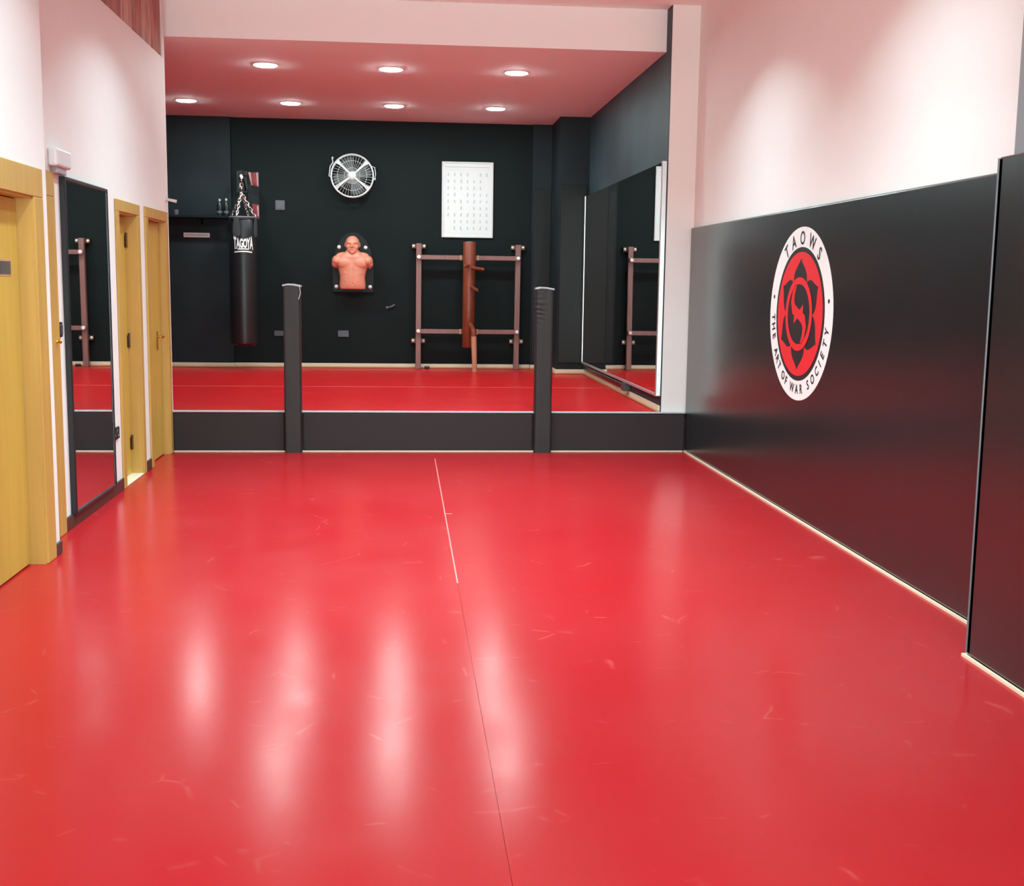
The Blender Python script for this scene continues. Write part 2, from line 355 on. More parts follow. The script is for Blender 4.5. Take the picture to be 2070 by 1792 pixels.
# ------------------------------------------------------------------ doors
def door(n, label, xw, y0, y1, ztop, cas, leafx, opts):
    """frame of jambs + casing around an opening y0..y1, leaf set back at x=leafx"""
    r = sroot('door_%d' % n, (xw, (y0+y1)/2, 0), label)
    bm = bm_new()
    zi = ztop-cas
    for a, b in ((y0, y0+cas), (y1-cas, y1)): box(bm, xw, xw+.016, a, b, 0, zi, .004, 1)
    box(bm, xw, xw+.016, y0, y1, zi, ztop, .004, 1)
    obj('casing', bm, M['wood2'], r)
    bm = bm_new(); jt = .022
    box(bm, xw-.16, xw+.004, y0+cas-.012, y0+cas-.012+jt, 0, zi+.012); box(bm, xw-.16, xw+.004, y1-cas+.012-jt, y1-cas+.012, 0, zi+.012)
    box(bm, xw-.16, xw+.004, y0+cas, y1-cas, zi-.01, zi+.012)
    # door stop strips
    for a, b in ((y0+cas+.01, y0+cas+.024), (y1-cas-.024, y1-cas-.01)): box(bm, leafx-.055, leafx-.041, a, b, 0, zi-.01)
    obj('jamb', bm, M['wood2'], r)
    leaf = obj('leaf', box(bm_new(), leafx-.04, leafx, y0+cas+.014, y1-cas-.014, .008, zi-.014, .002, 1), M['wood'], r)
    if 'hinge' in opts:
        yy = y1-cas-.012
        for z in opts['hinge']:
            bm = bm_new(); tube(bm, (leafx+.008, yy, z-.05), (leafx+.008, yy, z+.05), .009, n=10)
            box(bm, leafx, leafx+.003, yy-.035, yy, z-.045, z+.045); sphere(bm, (leafx+.008, yy, z+.055), .01, n=8)
            obj('hinge', bm, M['hinge'], r)
    if 'handle' in opts:
        yy, z = opts['handle']
        bm = bm_new(); box(bm, leafx, leafx+.006, yy-.018, yy+.018, z-.11, z+.05, .003, 1); obj('handle_plate', bm, M['brass'], r)
        bm = bm_new(); tube(bm, (leafx+.004, yy, z), (leafx+.055, yy, z), .011, n=10); tube(bm, (leafx+.05, yy+.012, z), (leafx+.05, yy-.11, z), .010, .008, n=10)
        obj('handle', bm, M['brass'], r, True)
    if 'knob' in opts:
        yy, z = opts['knob']
        bm = bm_new(); lathe(bm, (0, 0, 0), [(.010, 0), (.006, .008), (.011, .016), (.012, .022), (.007, .028)], 14)
        bmesh.ops.transform(bm, matrix=Matrix.Translation((xw+.016, yy, z)) @ Matrix.Rotation(PI/2, 4, 'Y'), verts=bm.verts)
        obj('knob', bm, M['brass'], r, True)
    if 'sill' in opts: obj('threshold', box(bm_new(), xw-.1, xw+.01, y0+cas, y1-cas, 0, .012, .003, 1), M['cream'], r)
    return r
door(1, 'big tan wooden door nearest the camera, with small dark sign', XN, 5.40, 6.555, 2.083, .15, XN-.075, {'hinge': ()})
door(2, 'narrow tan door strip beside the tall mirror', XL, 6.68, 7.20, 2.125, .145, XL-.03, {'knob': (7.13, 1.15)})
door(3, 'tan door with dark hinges beside the tall mirror', XL, 8.70, 9.46, 2.077, .085, XL-.08, {'hinge': (.25, 1.04, 1.80), 'sill': 1})
door(4, 'tan door with brass lever nearest the platform', XL, 9.67, 10.56, 2.083, .085, XL-.045, {'handle': (10.28, 1.03)})
t = thing('door_sign', 'small dark sign plate on the nearest tan door', 'sign', (XN-.075, 6.19, 1.53))
obj('plate', box(bm_new(), XN-.075, XN-.071, 6.10, 6.26, 1.535, 1.60, .001, 1), M['plastic_dark'], t)
obj('border', box(bm_new(), XN-.0752, XN-.073, 6.09, 6.27, 1.525, 1.61, .001, 1), M['tan'], t)

# ------------------------------------------------------------------ left wall fittings
t = thing('wall_mirror', 'tall black-framed mirror on the white wall beside narrow doors', 'mirror', (XL, 7.87, .072))
y0, y1, z0, z1, fw = 7.35, 8.385, .075, 2.115, .024
bm = bm_new()
for a in ((y0, y0+fw, z0, z1), (y1-fw, y1, z0, z1), (y0+fw, y1-fw, z0, z0+fw), (y0+fw, y1-fw, z1-fw, z1)):
    box(bm, XL, XL+.036, a[0], a[1], a[2], a[3], .004, 1)
obj('frame', bm, M['frame_black'], t)
bm = box(bm_new(), XL+.004, XL+.027, y0+fw*.7, y1-fw*.7, z0+fw*.7, z1-fw*.7)
for v in bm.verts: v.co.x += .0045*(v.co.y-7.87)     # hangs a touch askew
obj('glass', bm, M['mirror'], t)

t = thing('emergency_light', 'white plastic emergency light box above the tall mirror', 'lamp', (XL, 7.36, 2.14))
obj('housing', box(bm_new(), XL, XL+.055, 7.14, 7.44, 2.155, 2.262, .015, 3), M['plastic_white'], t)
obj('base', box(bm_new(), XL, XL+.04, 7.19, 7.38, 2.118, 2.157, .006, 2), M['plastic_lilac'], t)

t = thing('light_switch', 'black light switch on the white wall strip by the tall mirror', 'switch', (XL, 7.245, 1.17))
obj('plate', box(bm_new(), XL, XL+.012, 7.205, 7.275, 1.17, 1.26, .004, 2), M['plastic_black'], t)
obj('rocker', box(bm_new(), XL+.01, XL+.019, 7.22, 7.26, 1.185, 1.245, .003, 1), M['plastic_dark'], t)
t = thing('wall_socket', 'black double socket low on the white wall by the tall mirror', 'socket', (XL, 8.5, .39))
obj('plate', box(bm_new(), XL, XL+.014, 8.41, 8.6, .39, .475, .004, 2), M['plastic_black'], t)
for yy in (8.455, 8.545):
    bm = bm_new(); torus(bm, (XL+.014, yy, .432), .026, .004, 20, 6, Matrix.Rotation(PI/2, 4, 'Y')); obj('outlet', bm, M['plastic_dark'], t)
t = thing('wall_hook', 'small white peg at the end of the left white wall', 'hook', (XL, 10.6, 2.18))
bm = bm_new(); tube(bm, (XL, 10.6, 2.195), (XL+.085, 10.6, 2.178), .011, .014, 10); obj('peg', bm, M['plastic_white'], t, True)
bm = bm_new(); tube(bm, (XL, 10.6, 2.196), (XL+.008, 10.6, 2.195), .028, n=14); obj('rosette', bm, M['plastic_white'], t, True)

# ------------------------------------------------------------------ wall mats and emblem
def text_mesh(bm, s, size, place, bold=0.0):
    """adds the glyphs of s (centred on the origin, in x/y) to bm through place(x, y) -> Vector"""
    cu = bpy.data.curves.new('lettering', 'FONT'); cu.body = s; cu.size = size; cu.align_x = 'CENTER'; cu.align_y = 'CENTER'; cu.offset = bold
    cu.resolution_u = 3
    o = bpy.data.objects.new('lettering', cu); C.objects.link(o)
    dg = bpy.context.evaluated_depsgraph_get(); me = bpy.data.meshes.new_from_object(o.evaluated_get(dg))
    tb = bmesh.new(); tb.from_mesh(me); bpy.data.objects.remove(o); bpy.data.curves.remove(cu); bpy.data.meshes.remove(me)
    vm = {v: bm.verts.new(place(v.co.x, v.co.y)) for v in tb.verts}
    for fc in tb.faces:
        try: bm.faces.new([vm[v] for v in fc.verts])
        except ValueError: pass
    tb.free()
MT = XR-.03
t = thing('wall_mat', 'long black wall mat carrying the round emblem', 'mat', (XR, 7.6, 0))
obj('cover', box(bm_new(), MT, XR, 4.62, YS-.025, .012, 2.033, .012, 3), M['mat'], t)
# emblem, in units of its radius: u to the viewer's right (towards -Y), v up
EY, EZ, RU, RV = 7.60, 1.345, .615, .565
def E3(u, v, k): return Vector((MT-.0012*k, EY-u*RU, EZ+v*RV))
def plate(bm, pts, k, th=1):
    top = [bm.verts.new(E3(u, v, k)) for u, v in pts]; bot = [bm.verts.new(E3(u, v, k-th)) for u, v in pts]
    bm.faces.new(top); n = len(pts)
    for i in range(n): bm.faces.new((top[i], top[(i+1) % n], bot[(i+1) % n], bot[i]))
def circ(r, n=72): return [(r*math.cos(2*PI*i/n), r*math.sin(2*PI*i/n)) for i in range(n)]
def band(bm, r0, r1, k, n=72):
    a = [bm.verts.new(E3(r0*math.cos(2*PI*i/n), r0*math.sin(2*PI*i/n), k)) for i in range(n)]
    b = [bm.verts.new(E3(r1*math.cos(2*PI*i/n), r1*math.sin(2*PI*i/n), k)) for i in range(n)]
    for i in range(n): bm.faces.new((a[i], a[(i+1) % n], b[(i+1) % n], b[i]))
bm = bm_new(); plate(bm, circ(1), 1); em = obj('emblem', bm, M['ring_white'], t); em['label'] = 'round white emblem ring with black lettering'
bm = bm_new(); plate(bm, circ(.77), 2); obj('emblem_border', bm, M['logo_black'], em)
bm = bm_new(); plate(bm, circ(.715), 3); o = obj('emblem_disc', bm, M['logo_red'], em); o['label'] = 'red emblem disc'
for q in range(6):
    a = PI/2+q*PI/3; pts = []
    side = []
    for i in range(13):
        s = i/12; r = .12+.52*s; hw = .205*math.sin(PI*min(1, s*.92+.02))**.8*(1 if s < .6 else max(0, 1-((s-.6)/.4)**2.2)) if s < 1 else 0
        side.append((r, hw))
    left = [(r, h) for r, h in side]; rightp = [(r, -h) for r, h in reversed(side[:-1])]
    pts = [(r*math.cos(a)-h*math.sin(a), r*math.sin(a)+h*math.cos(a)) for r, h in left+rightp]
    bm = bm_new(); plate(bm, pts, 4); obj('petal', bm, M['logo_black'], em)
bm = bm_new(); plate(bm, circ(.34), 5); obj('emblem_core', bm, M['logo_black'], em)
bm = bm_new(); band(bm, .345, .425, 6); obj('emblem_ring', bm, M['logo_red'], em)
# the S stroke with its two barbs
ctrl = [(-.30, .98), (-.52, .72), (-.60, .42), (-.46, .16), (-.16, .05), (.16, -.05), (.46, -.16), (.60, -.42), (.52, -.72), (.30, -.98)]
wid = [.05, .11, .16, .20, .17, .17, .20, .16, .11, .05]
Lp, Rp = [], []
for i, (u, v) in enumerate(ctrl):
    a = Vector(ctrl[max(0, i-1)]); b = Vector(ctrl[min(len(ctrl)-1, i+1)]); d = (b-a).normalized(); nrm = Vector((-d.y, d.x))
    Lp.append((Vector((u, v))+nrm*wid[i])*.34); Rp.append((Vector((u, v))-nrm*wid[i])*.34)
bm = bm_new()
lv = [bm.verts.new(E3(q.x, q.y, 6)) for q in Lp]; rv = [bm.verts.new(E3(q.x, q.y, 6)) for q in Rp]
for i in range(len(lv)-1): bm.faces.new((lv[i], lv[i+1], rv[i+1], rv[i]))
for sgn in (1, -1):
    tri = [(.08, .14), (.42, .34), (.40, -.10)]
    bm.faces.new([bm.verts.new(E3(sgn*u*.34, sgn*v*.34, 6.2)) for u, v in tri])
obj('emblem_stroke', bm, M['logo_red'], em)
def arc_letter(ch, ang, rad, size, flip):
    # ang measured from the top, clockwise for the viewer
    ca, sa = math.cos(ang), math.sin(ang)
    def place(x, y):
        x *= .9
        if flip: x, y = -x, -y
        rr = rad+y
        return E3(rr*sa+x*ca, rr*ca-x*sa, 2)
    bm = bm_new(); text_mesh(bm, ch, size, place, .004); obj('letter', bm, M['logo_black'], em)
for ch, a in zip('TAOWS', (-34, -18, .5, 21, 38.5)): arc_letter(ch, math.radians(a), .865, .215, False)
for ch, a in zip('THEARTOFWARSOCIETY', (4, 11.5, 19.5, 33, 40, 47, 59, 67, 81, 91.5, 100.5, 115, 125, 135, 143, 150.5, 160, 169)):
    arc_letter(ch, math.radians(270-a), .875, .15, True)
for u, v in ((-.87, .19), (.87, .165)):
    bm = bm_new(); plate(bm, [(u+.024*math.cos(i*PI/8), v+.024*math.sin(i*PI/8)) for i in range(16)], 2); obj('dot', bm, M['logo_black'], em)

t = thing('wall_mat', 'black wall mat on the grey wall projection at the right edge', 'mat', (XC, 2, 0))
bm = bm_new(); box(bm, XC, XC+.04, YFRONT+.05, 4.6, .012, 2.045, .01, 3); box(bm, XC, XR-.03, 4.56, 4.6, .012, 2.045, .01, 2)
obj('cover', bm, M['mat'], t)
bm = bm_new(); path_tube(bm, [(XC+.001, 4.601, .02), (XC+.001, 4.601, 2.04)], .0045, 8); obj('edge_line', bm, M['plastic_grey'], t)  # thin grey line down the vertical edge of the mat

# ------------------------------------------------------------------ platform pads and posts
for x0, x1, lab in ((XL+.005, -1.045, 'black padded step cover between the white wall and the first post'), (-.885, 1.182, 'longest black padded step cover, between the two posts'), (1.342, XR-.032, 'black padded step cover beside the long wall mat')):
    t = thing('step_pad', lab, 'pad', ((x0+x1)/2, YS-.025, 0), 'padded covers along the platform step')
    obj('cover', box(bm_new(), x0, x1, YS-.045, YS, .005, HS-.004, .014, 3), M['pad'], t)
def post(x0, x1, top, label, wrinkle):
    t = thing('padded_post', label, 'post', ((x0+x1)/2, YS-.06, 0), 'padded posts at the platform step')
    y0, y1 = YS-.135, YS-.002
    bm = bm_new(); n = 120; m = 8; rings = []
    prof = []
    rr = .016
    for cx, cy, a0 in ((x1-rr, y0+rr, -90), (x1-rr, y1-rr, 0), (x0+rr, y1-rr, 90), (x0+rr, y0+rr, 180)):
        for i in range(4): a = math.radians(a0+30*i); prof.append((cx+rr*math.cos(a), cy+rr*math.sin(a)))
    # extra points along the front face
    full = []
    for i, q in enumerate(prof):
        full.append(q); nx = prof[(i+1) % len(prof)]
        if math.hypot(nx[0]-q[0], nx[1]-q[1]) > .05:
            for s in range(1, 9): full.append((q[0]+(nx[0]-q[0])*s/9, q[1]+(nx[1]-q[1])*s/9))
    xm, ym = (x0+x1)/2, (y0+y1)/2
    for k in range(n+1):
        z = top*k/n; row = []
        for (x, y) in full:
            d = .0025*noise.noise(Vector((x*9, y*9, z*3)))
            if wrinkle:
                env = math.exp(-((z-1.30)/.13)**2); side = max(0, 1-abs((x-x0-.03)/.07))
                d += .007*env*side*math.sin(z*150+ (x-x0)*22+3*noise.noise(Vector((x*12, 0, z*9))))
                d += .004*math.exp(-((z-1.44)/.05)**2)*noise.noise(Vector((x*30, y*30, z*40)))
            else:
                env = math.exp(-((z-1.0)/.25)**2); side = max(0, 1-abs((x-x1)/.05))
                d += .005*env*side*noise.noise(Vector((2, 5, z*12)))
            v = Vector((x-xm, y-ym, 0)).normalized()
            row.append(bm.verts.new((x+v.x*d, y+v.y*d, z)))
        rings.append(row)
    L = len(full)
    for a, b in zip(rings, rings[1:]):
        for i in range(L): bm.faces.new((a[i], a[(i+1) % L], b[(i+1) % L], b[i]))
    bm.faces.new(rings[-1]); bm.faces.new(list(reversed(rings[0])))
    obj('cover', bm, M['post'], t, True)
    bm = bm_new()
    pts = [(x0-.004, top+.002), (x0+.04, top+.012), (x0+.09, top+.010), (x1+.006, top-.002)]
    for (xa, za), (xb, zb) in zip(pts, pts[1:]):
        vs = [bm.verts.new(c) for c in ((xa, y0-.006, za-.014), (xb, y0-.006, zb-.014), (xb, y0-.006, zb), (xa, y0-.006, za), (xa, y1, za-.014), (xb, y1, zb-.014), (xb, y1, zb), (xa, y1, za))]
        for fidx in ((0, 1, 2, 3), (7, 6, 5, 4), (3, 2, 6, 7), (0, 4, 5, 1), (0, 3, 7, 4), (1, 5, 6, 2)): bm.faces.new([vs[i] for i in fidx])
    o = obj('top_hem', bm, M['hem'], t); o['label'] = 'pale folded hem on the top'
    if not wrinkle:
        bm = bm_new(); path_tube(bm, [(x1-.004, y0-.006, top-.01), (x1+.004, y0-.008, top-.07), (x1-.012, y0-.01, top-.125)], .004, 6)
        obj('loose_strap', bm, M['hem'], t)
    return t
post(-1.037, -.889, 1.478, 'black padded post with a loose pale strap at its top', False)
post(1.186, 1.34, 1.478, 'black padded post with wrinkled cover near its top', True)

# ------------------------------------------------------------------ platform mirror
t = thing('wall_mirror', 'wide mirror along the charcoal side wall of the platform', 'mirror', (XM, 13, .5))
y0, y1, z0, z1 = 10.69, 15.15, .515, 2.615
def lean(bm, k=.0058):
    for v in bm.verts:
        if v.co.x < 2.35: v.co.x -= k*(v.co.y-10.72)     # the far end stands a little off the wall
    return bm
obj('glass', lean(box(bm_new(), 2.331, 2.346, y0+.02, y1-.01, z0+.01, z1)), M['mirror'], t)
obj('backing', lean(box(bm_new(), 2.346, XM, y0+.02, y1-.01, z0+.01, z1)), M['frame_black'], t)
obj('near_stile', box(bm_new(), 2.320, XM, y0, y0+.042, z0-.01, z1+.01, .004, 1), M['alu'], t)
obj('far_stile', lean(box(bm_new(), 2.324, XM, y1-.03, y1, z0-.01, z1+.004, .003, 1)), M['alu'], t)
obj('bottom_rail', lean(box(bm_new(), 2.322, XM, y0+.042, y1-.03, z0-.014, z0+.012, .003, 1)), M['alu'], t)
t = thing('cable_duct', 'low black cable duct under the wide platform mirror', 'duct', (XM, 13.7, .42))
obj('channel', box(bm_new(), 2.318, XM, 12.25, 15.1, .425, .475, .006, 2), M['plastic_black'], t)
obj('lid', box(bm_new(), 2.312, 2.36, 12.25, 15.1, .471, .479, .002, 1), M['plastic_grey'], t)
obj('end_cap', box(bm_new(), 2.285, XM, 12.13, 12.25, .42, .50, .005, 2), M['plastic_dark'], t)

# ------------------------------------------------------------------ ceiling downlights
def downlight(x, y, z, label):
    t = thing('downlight', label, 'light', (x, y, z), 'downlights in the platform ceiling')
    bm = bm_new(); torus(bm, (x, y, z-.003), .117, .009, 40, 8); obj('trim_ring', bm, M['plastic_white'], t, True)
    bm = bm_new(); lathe(bm, (x, y, z-.018), [(.096, 0), (.106, .005), (.109, .010), (.109, .017)], 40); obj('diffuser', bm, M['led'], t)
    return t
names = ['first', 'second', 'third', 'fourth']
d0 = downlight(-1.33, 12.1, ZC, 'round lit downlight in the nearer row of three, the one by the white wall')
for x, lab in ((-.115, 'round lit downlight in the middle of the nearer row of three'), (1.13, 'round lit downlight in the nearer row of three, the one towards the mirror')): dup(d0, (x, 12.13, ZC), lab)
for x, lab in ((-2.53, 'round lit downlight of the far row, touching the white wall edge in view'), (-1.32, 'far-row round downlight above the punching bag side, second from the white wall'),
               (-.1, 'far-row round downlight above the wall fan side, third from the white wall'), (1.115, 'far-row round downlight above the poster, last before the mirror')): dup(d0, (x, 14.62, ZC), lab)
# out of the frame, over the front room
first = None
for x, y in NEAR_LIGHTS:
    if first is None:
        first = thing('recessed_spot', 'white recessed spot fitting, first row from the platform, by the door wall', 'light', (x, y, ZN), 'spot fittings over the front room')
        bm = bm_new(); torus(bm, (x, y, ZN-.002), .125, .014, 32, 8); obj('trim_ring', bm, M['plastic_white'], first, True)
    else: dup(first, (x, y, ZN))['label'] = 'white recessed spot fitting, %s row from the platform, %s' % ({8.5: 'first', 5.7: 'second', 1.5: 'third'}[y], {-.7: 'by the door wall', .3: 'along the middle', 1.3: 'by the emblem wall'}[x])

# ------------------------------------------------------------------ wall fan
FX, FY, FZ = -.651, YB-.19, 2.872
t = thing('wall_fan', 'round chrome wire wall fan above the torso dummy', 'fan', (FX, YB, FZ))
RX = Matrix.Rotation(PI/2, 4, 'X')
bm = bm_new(); torus(bm, (FX, FY, FZ), .272, .010, 48, 8, RX); torus(bm, (FX, FY+.10, FZ), .272, .007, 48, 8, RX)
obj('rim', bm, M['wire'], t, True)
bm = bm_new()
for i in range(40):
    a = 2*PI*i/40; p0 = (FX+.05*math.cos(a), FY-.035, FZ+.05*math.sin(a)); p1 = (FX+.17*math.cos(a+.06), FY-.03, FZ+.17*math.sin(a+.06)); p2 = (FX+.27*math.cos(a+.1), FY, FZ+.27*math.sin(a+.1))
    path_tube(bm, [p0, p1, p2, (p2[0], FY+.10, p2[2])], .0018, 5)
for r_ in (.1, .19): torus(bm, (FX, FY-.032, FZ), r_, .0022, 40, 5, RX)
o = obj('wire_guard', bm, M['wire'], t); 
for a in (42, 137, 217, 322):
    a = math.radians(a); d = Vector((math.cos(a), 0, math.sin(a))); nrm = Vector((-d.z, 0, d.x))
    bm = bm_new(); c = Vector((FX, FY-.042, FZ)); vs = []
    for r_, hw in ((.045, .008), (.2, .013), (.262, .030)):
        for s in (-1, 1):
            for yy in (0, .012): vs.append(bm.verts.new(c+d*r_+nrm*hw*s+Vector((0, yy+(.03 if r_ > .25 else 0), 0))))
    for k in (0, 4):
        a0, b0, c0, d0_ = vs[k:k+4]; a1, b1, c1, d1 = vs[k+4:k+8]
        for fc in ((a0, c0, c1, a1), (b0, b1, d1, d0_), (a0, a1, b1, b0), (c0, d0_, d1, c1)): bm.faces.new(fc)
    bm.faces.new((vs[0], vs[1], vs[3], vs[2])); bm.faces.new((vs[8], vs[10], vs[11], vs[9]))
    obj('spoke', bm, M['wire'], t)
bm = bm_new(); lathe(bm, (FX, FY-.03, FZ), [(.050, 0), (.050, .012), (.035, .024), (.012, .028)], 24, 'Y'); obj('badge', bm, M['wire'], t, True)
for q in range(4):
    a0 = math.radians(20+90*q); bm = bm_new(); grid = []
    for i in range(7):
        r_ = .045+.2*i/6; row = []
        for j in range(6):
            a = a0+math.radians(54)*(j/5-.5)*(.7+.3*math.sin(PI*i/6)); row.append(bm.verts.new((FX+r_*math.cos(a), FY+.045+.03*(j/5-.5), FZ+r_*math.sin(a))))
        grid.append(row)
    for i in range(6):
        for j in range(5): bm.faces.new((grid[i][j], grid[i+1][j], grid[i+1][j+1], grid[i][j+1]))
    sol = bmesh.ops.solidify(bm, geom=bm.faces[:], thickness=.004)
    obj('blade', bm, M['blade'], t, True)
bm = bm_new(); lathe(bm, (FX, FY+.16, FZ), [(.05, 0), (.075, .02), (.075, .09), (.05, .11)], 24, 'Y'); obj('motor', bm, M['blade'], t, True)
bm = bm_new()
box(bm, FX-.06, FX+.06, YB-.012, YB, FZ-.08, FZ+.08, .004, 1); tube(bm, (FX, YB-.01, FZ), (FX, FY+.15, FZ), .022, n=12); obj('bracket', bm, M['blade'], t); bm = bm_new()
path_tube(bm, [(FX-.262, FY+.06, FZ+.225), (FX-.250, FY+.05, FZ+.17), (FX-.285, FY+.04, FZ+.12), (FX-.30, FY+.03, FZ-.005), (FX-.27, FY+.04, FZ-.02)], .007, 8); sphere(bm, (FX-.255, FY+.06, FZ+.23), .014, n=10); obj('carry_handle', bm, M['wire'], t); bm = bm_new()
path_tube(bm, [(FX+.22, FY+.05, FZ+.14), (FX+.29, FY+.04, FZ+.115), (FX+.302, FY+.03, FZ+.03), (FX+.292, FY+.03, FZ-.03)], .005, 8)
sphere(bm, (FX+.29, FY+.03, FZ-.035), .016, n=10)
obj('carry_handle', bm, M['wire'], t)

# ------------------------------------------------------------------ poster
t = thing('framed_poster', 'large white framed poster with rows of small grey figures', 'poster', (.86, YB, 2.107))
px0, px1, pz0, pz1 = .520, 1.203, 2.107, 3.097
bm = bm_new()
for a in ((px0, px0+.022, pz0, pz1), (px1-.022, px1, pz0, pz1), (px0+.022, px1-.022, pz0, pz0+.022), (px0+.022, px1-.022, pz1-.022, pz1)): box(bm, a[0], a[1], YB-.028, YB, a[2], a[3], .003, 1)
obj('frame', bm, M['plastic_white'], t)
obj('sheet', box(bm_new(), px0+.02, px1-.02, YB-.018, YB-.004, pz0+.02, pz1-.02), M['paper'], t)
bm = bm_new(); yy = YB-.0195
rs = random.Random(3)
for r_ in range(9):
    for c_ in range(7):
        if rs.random() < .06: continue
        cx = px0+.085+c_*(px1-px0-.17)/6; cz = pz1-.165-r_*(pz1-pz0-.29)/8
        # little standing figure: head, trunk, two legs, one arm
        lean = rs.uniform(-.006, .006); s = rs.uniform(.75, 1.1)
        def bar(x0, z0, x1, z1, wd):
            a = Vector((x0, 0, z0)); b = Vector((x1, 0, z1)); d = (b-a).normalized(); n_ = Vector((-d.z, 0, d.x))*wd
            bm.faces.new([bm.verts.new((q.x+cx, yy, q.z+cz)) for q in (a-n_, b-n_, b+n_, a+n_)])
        bar(-.004*s+lean, .019*s, .004*s+lean, .019*s, .0045*s); bar(lean, .014*s, 0, -.004*s, .005*s)
        bar(0, -.004*s, -.009*s, -.024*s, .003); bar(0, -.004*s, rs.uniform(.003, .014)*s, -.024*s, .003)
        bar(lean, .011*s, rs.choice((-1, 1))*.015*s, rs.uniform(-.002, .014)*s, .002)
obj('printed_figures', bm, M['print_grey'], t)['kind'] = 'stuff'
bm = bm_new()
for a in ((px0+.05, px1-.05, pz1-.075, pz1-.062), (px0+.05, px1-.05, pz1-.110, pz1-.107), (px0+.045, px0+.048, pz0+.06, pz1-.05), (px1-.048, px1-.045, pz0+.06, pz1-.05), (px0+.05, px1-.05, pz0+.055, pz0+.058)):
    bm.faces.new([bm.verts.new(q) for q in ((a[0], yy, a[2]), (a[1], yy, a[2]), (a[1], yy, a[3]), (a[0], yy, a[3]))])
obj('printed_border', bm, M['print_soft'], t)

# ------------------------------------------------------------------ torso dummy on its board
TX = -.655; TZ = 1.405
t = thing('torso_dummy', 'flesh-coloured bald torso punching dummy bolted to a black board', 'dummy', (TX, YB, 1.37))
prof = [(-.262, 1.37), (-.265, 1.70), (-.225, 1.92), (-.16, 2.06), (-.08, 2.135), (0, 2.155), (.08, 2.135), (.17, 2.06), (.235, 1.92), (.272, 1.70), (.27, 1.37)]
bm = bm_new(); a = [bm.verts.new((TX+x, YB-.03, z)) for x, z in prof]; b = [bm.verts.new((TX+x, YB, z)) for x, z in prof]; n = len(prof)
bm.faces.new(a); bm.faces.new(list(reversed(b)))
for i in range(n): bm.faces.new((a[i], a[(i+1) % n], b[(i+1) % n], b[i]))
obj('backing_board', bm, M['board'], t)
def torso():
    bm = bm_new(); Y0 = YB-.12
    def e(x, y, z, sx, sy, sz, n=24): sphere(bm, (TX+x, Y0+y, z), 1, sx, sy, sz, n)
    # trunk as stacked sections
    secs = [(1.405, .158, .075), (1.42, .168, .088), (1.47, .171, .10), (1.53, .166, .105), (1.58, .166, .108), (1.64, .180, .108), (1.70, .202, .112), (1.74, .216, .110), (1.79, .212, .105), (1.83, .180, .105), (1.862, .135, .09), (1.892, .10, .078), (1.92, .076, .07), (1.97, .07, .068)]
    rings = []
    for z, wx, wy in secs:
        row = []
        for i in range(40):
            a = 2*PI*i/40; cx, sy = math.cos(a), math.sin(a)
            row.append(bm.verts.new((TX+wx*math.copysign(abs(cx)**.75, cx), Y0+wy*math.copysign(abs(sy)**.85, sy), z)))
        rings.append(row)
    for r0, r1 in zip(rings, rings[1:]):
        for i in range(40): bm.faces.new((r0[i], r0[(i+1) % 40], r1[(i+1) % 40], r1[i]))
    bm.faces.new(list(reversed(rings[0]))); bm.faces.new(rings[-1])
    for s in (-1, 1):
        e(.200*s, -.025, 1.775, .070, .092, .074)        # shoulder caps
        e(.226*s, -.02, 1.735, .046, .065, .052)        # cut upper-arm stubs
        e(.085*s, -.057, 1.745, .122, .062, .088)    # pectorals
        e(.10*s, .01, 1.848, .115, .07, .046)         # trapezius slope
        e(.065*s, -.070, 1.62, .07, .035, .06); e(.06*s, -.068, 1.52, .065, .034, .06)
        e(.094*s, .005, 1.985, .012, .022, .034)     # ears
        e(.045*s, -.072, 1.958, .036, .034, .040)    # cheeks
        e(.036*s, -.100, 2.012, .030, .016, .010)    # brow
    e(0, -.015, 2.005, .093, .105, .098); e(0, -.03, 1.97, .086, .088, .085)  # skull
    e(0, -.055, 1.915, .066, .062, .052)             # jaw
    e(0, -.100, 1.888, .030, .022, .022)             # chin
    e(0, -.126, 1.975, .013, .018, .028); e(0, -.134, 1.960, .019, .014, .011) # nose
    e(0, -.112, 1.927, .026, .014, .006); e(0, -.110, 1.916, .022, .014, .006) # lips
    me = bpy.data.meshes.new('body'); bm.to_mesh(me); bm.free()
    o = bpy.data.objects.new('body', me); C.objects.link(o)
    md = o.modifiers.new('r', 'REMESH'); md.mode = 'VOXEL'; md.voxel_size = .006
    sm = o.modifiers.new('s', 'SMOOTH'); sm.iterations = 5; sm.factor = .5
    dg = bpy.context.evaluated_depsgraph_get(); ev = bpy.data.meshes.new_from_object(o.evaluated_get(dg))
    bpy.data.objects.remove(o)
    b2 = bmesh.new(); b2.from_mesh(ev); bpy.data.meshes.remove(ev)
    for v in b2.verts:      # press in the eye sockets, sternum line and navel
        for s in (-1, 1):
            d = (Vector((v.co.x-TX-.036*s, (v.co.z-1.992)*1.5)).length)/.022
            if d < 1 and v.co.y < Y0-.05: v.co.y += .014*(1-d*d)
        if v.co.y < Y0-.05 and 1.45 < v.co.z < 1.80: v.co.y += .0015*math.exp(-((v.co.x-TX)/.016)**2)
        d = Vector((v.co.x-TX, v.co.z-1.475)).length/.014
        if d < 1 and v.co.y < Y0: v.co.y += .01*(1-d*d)
    return b2
obj('body', torso(), M['flesh'], t, True)
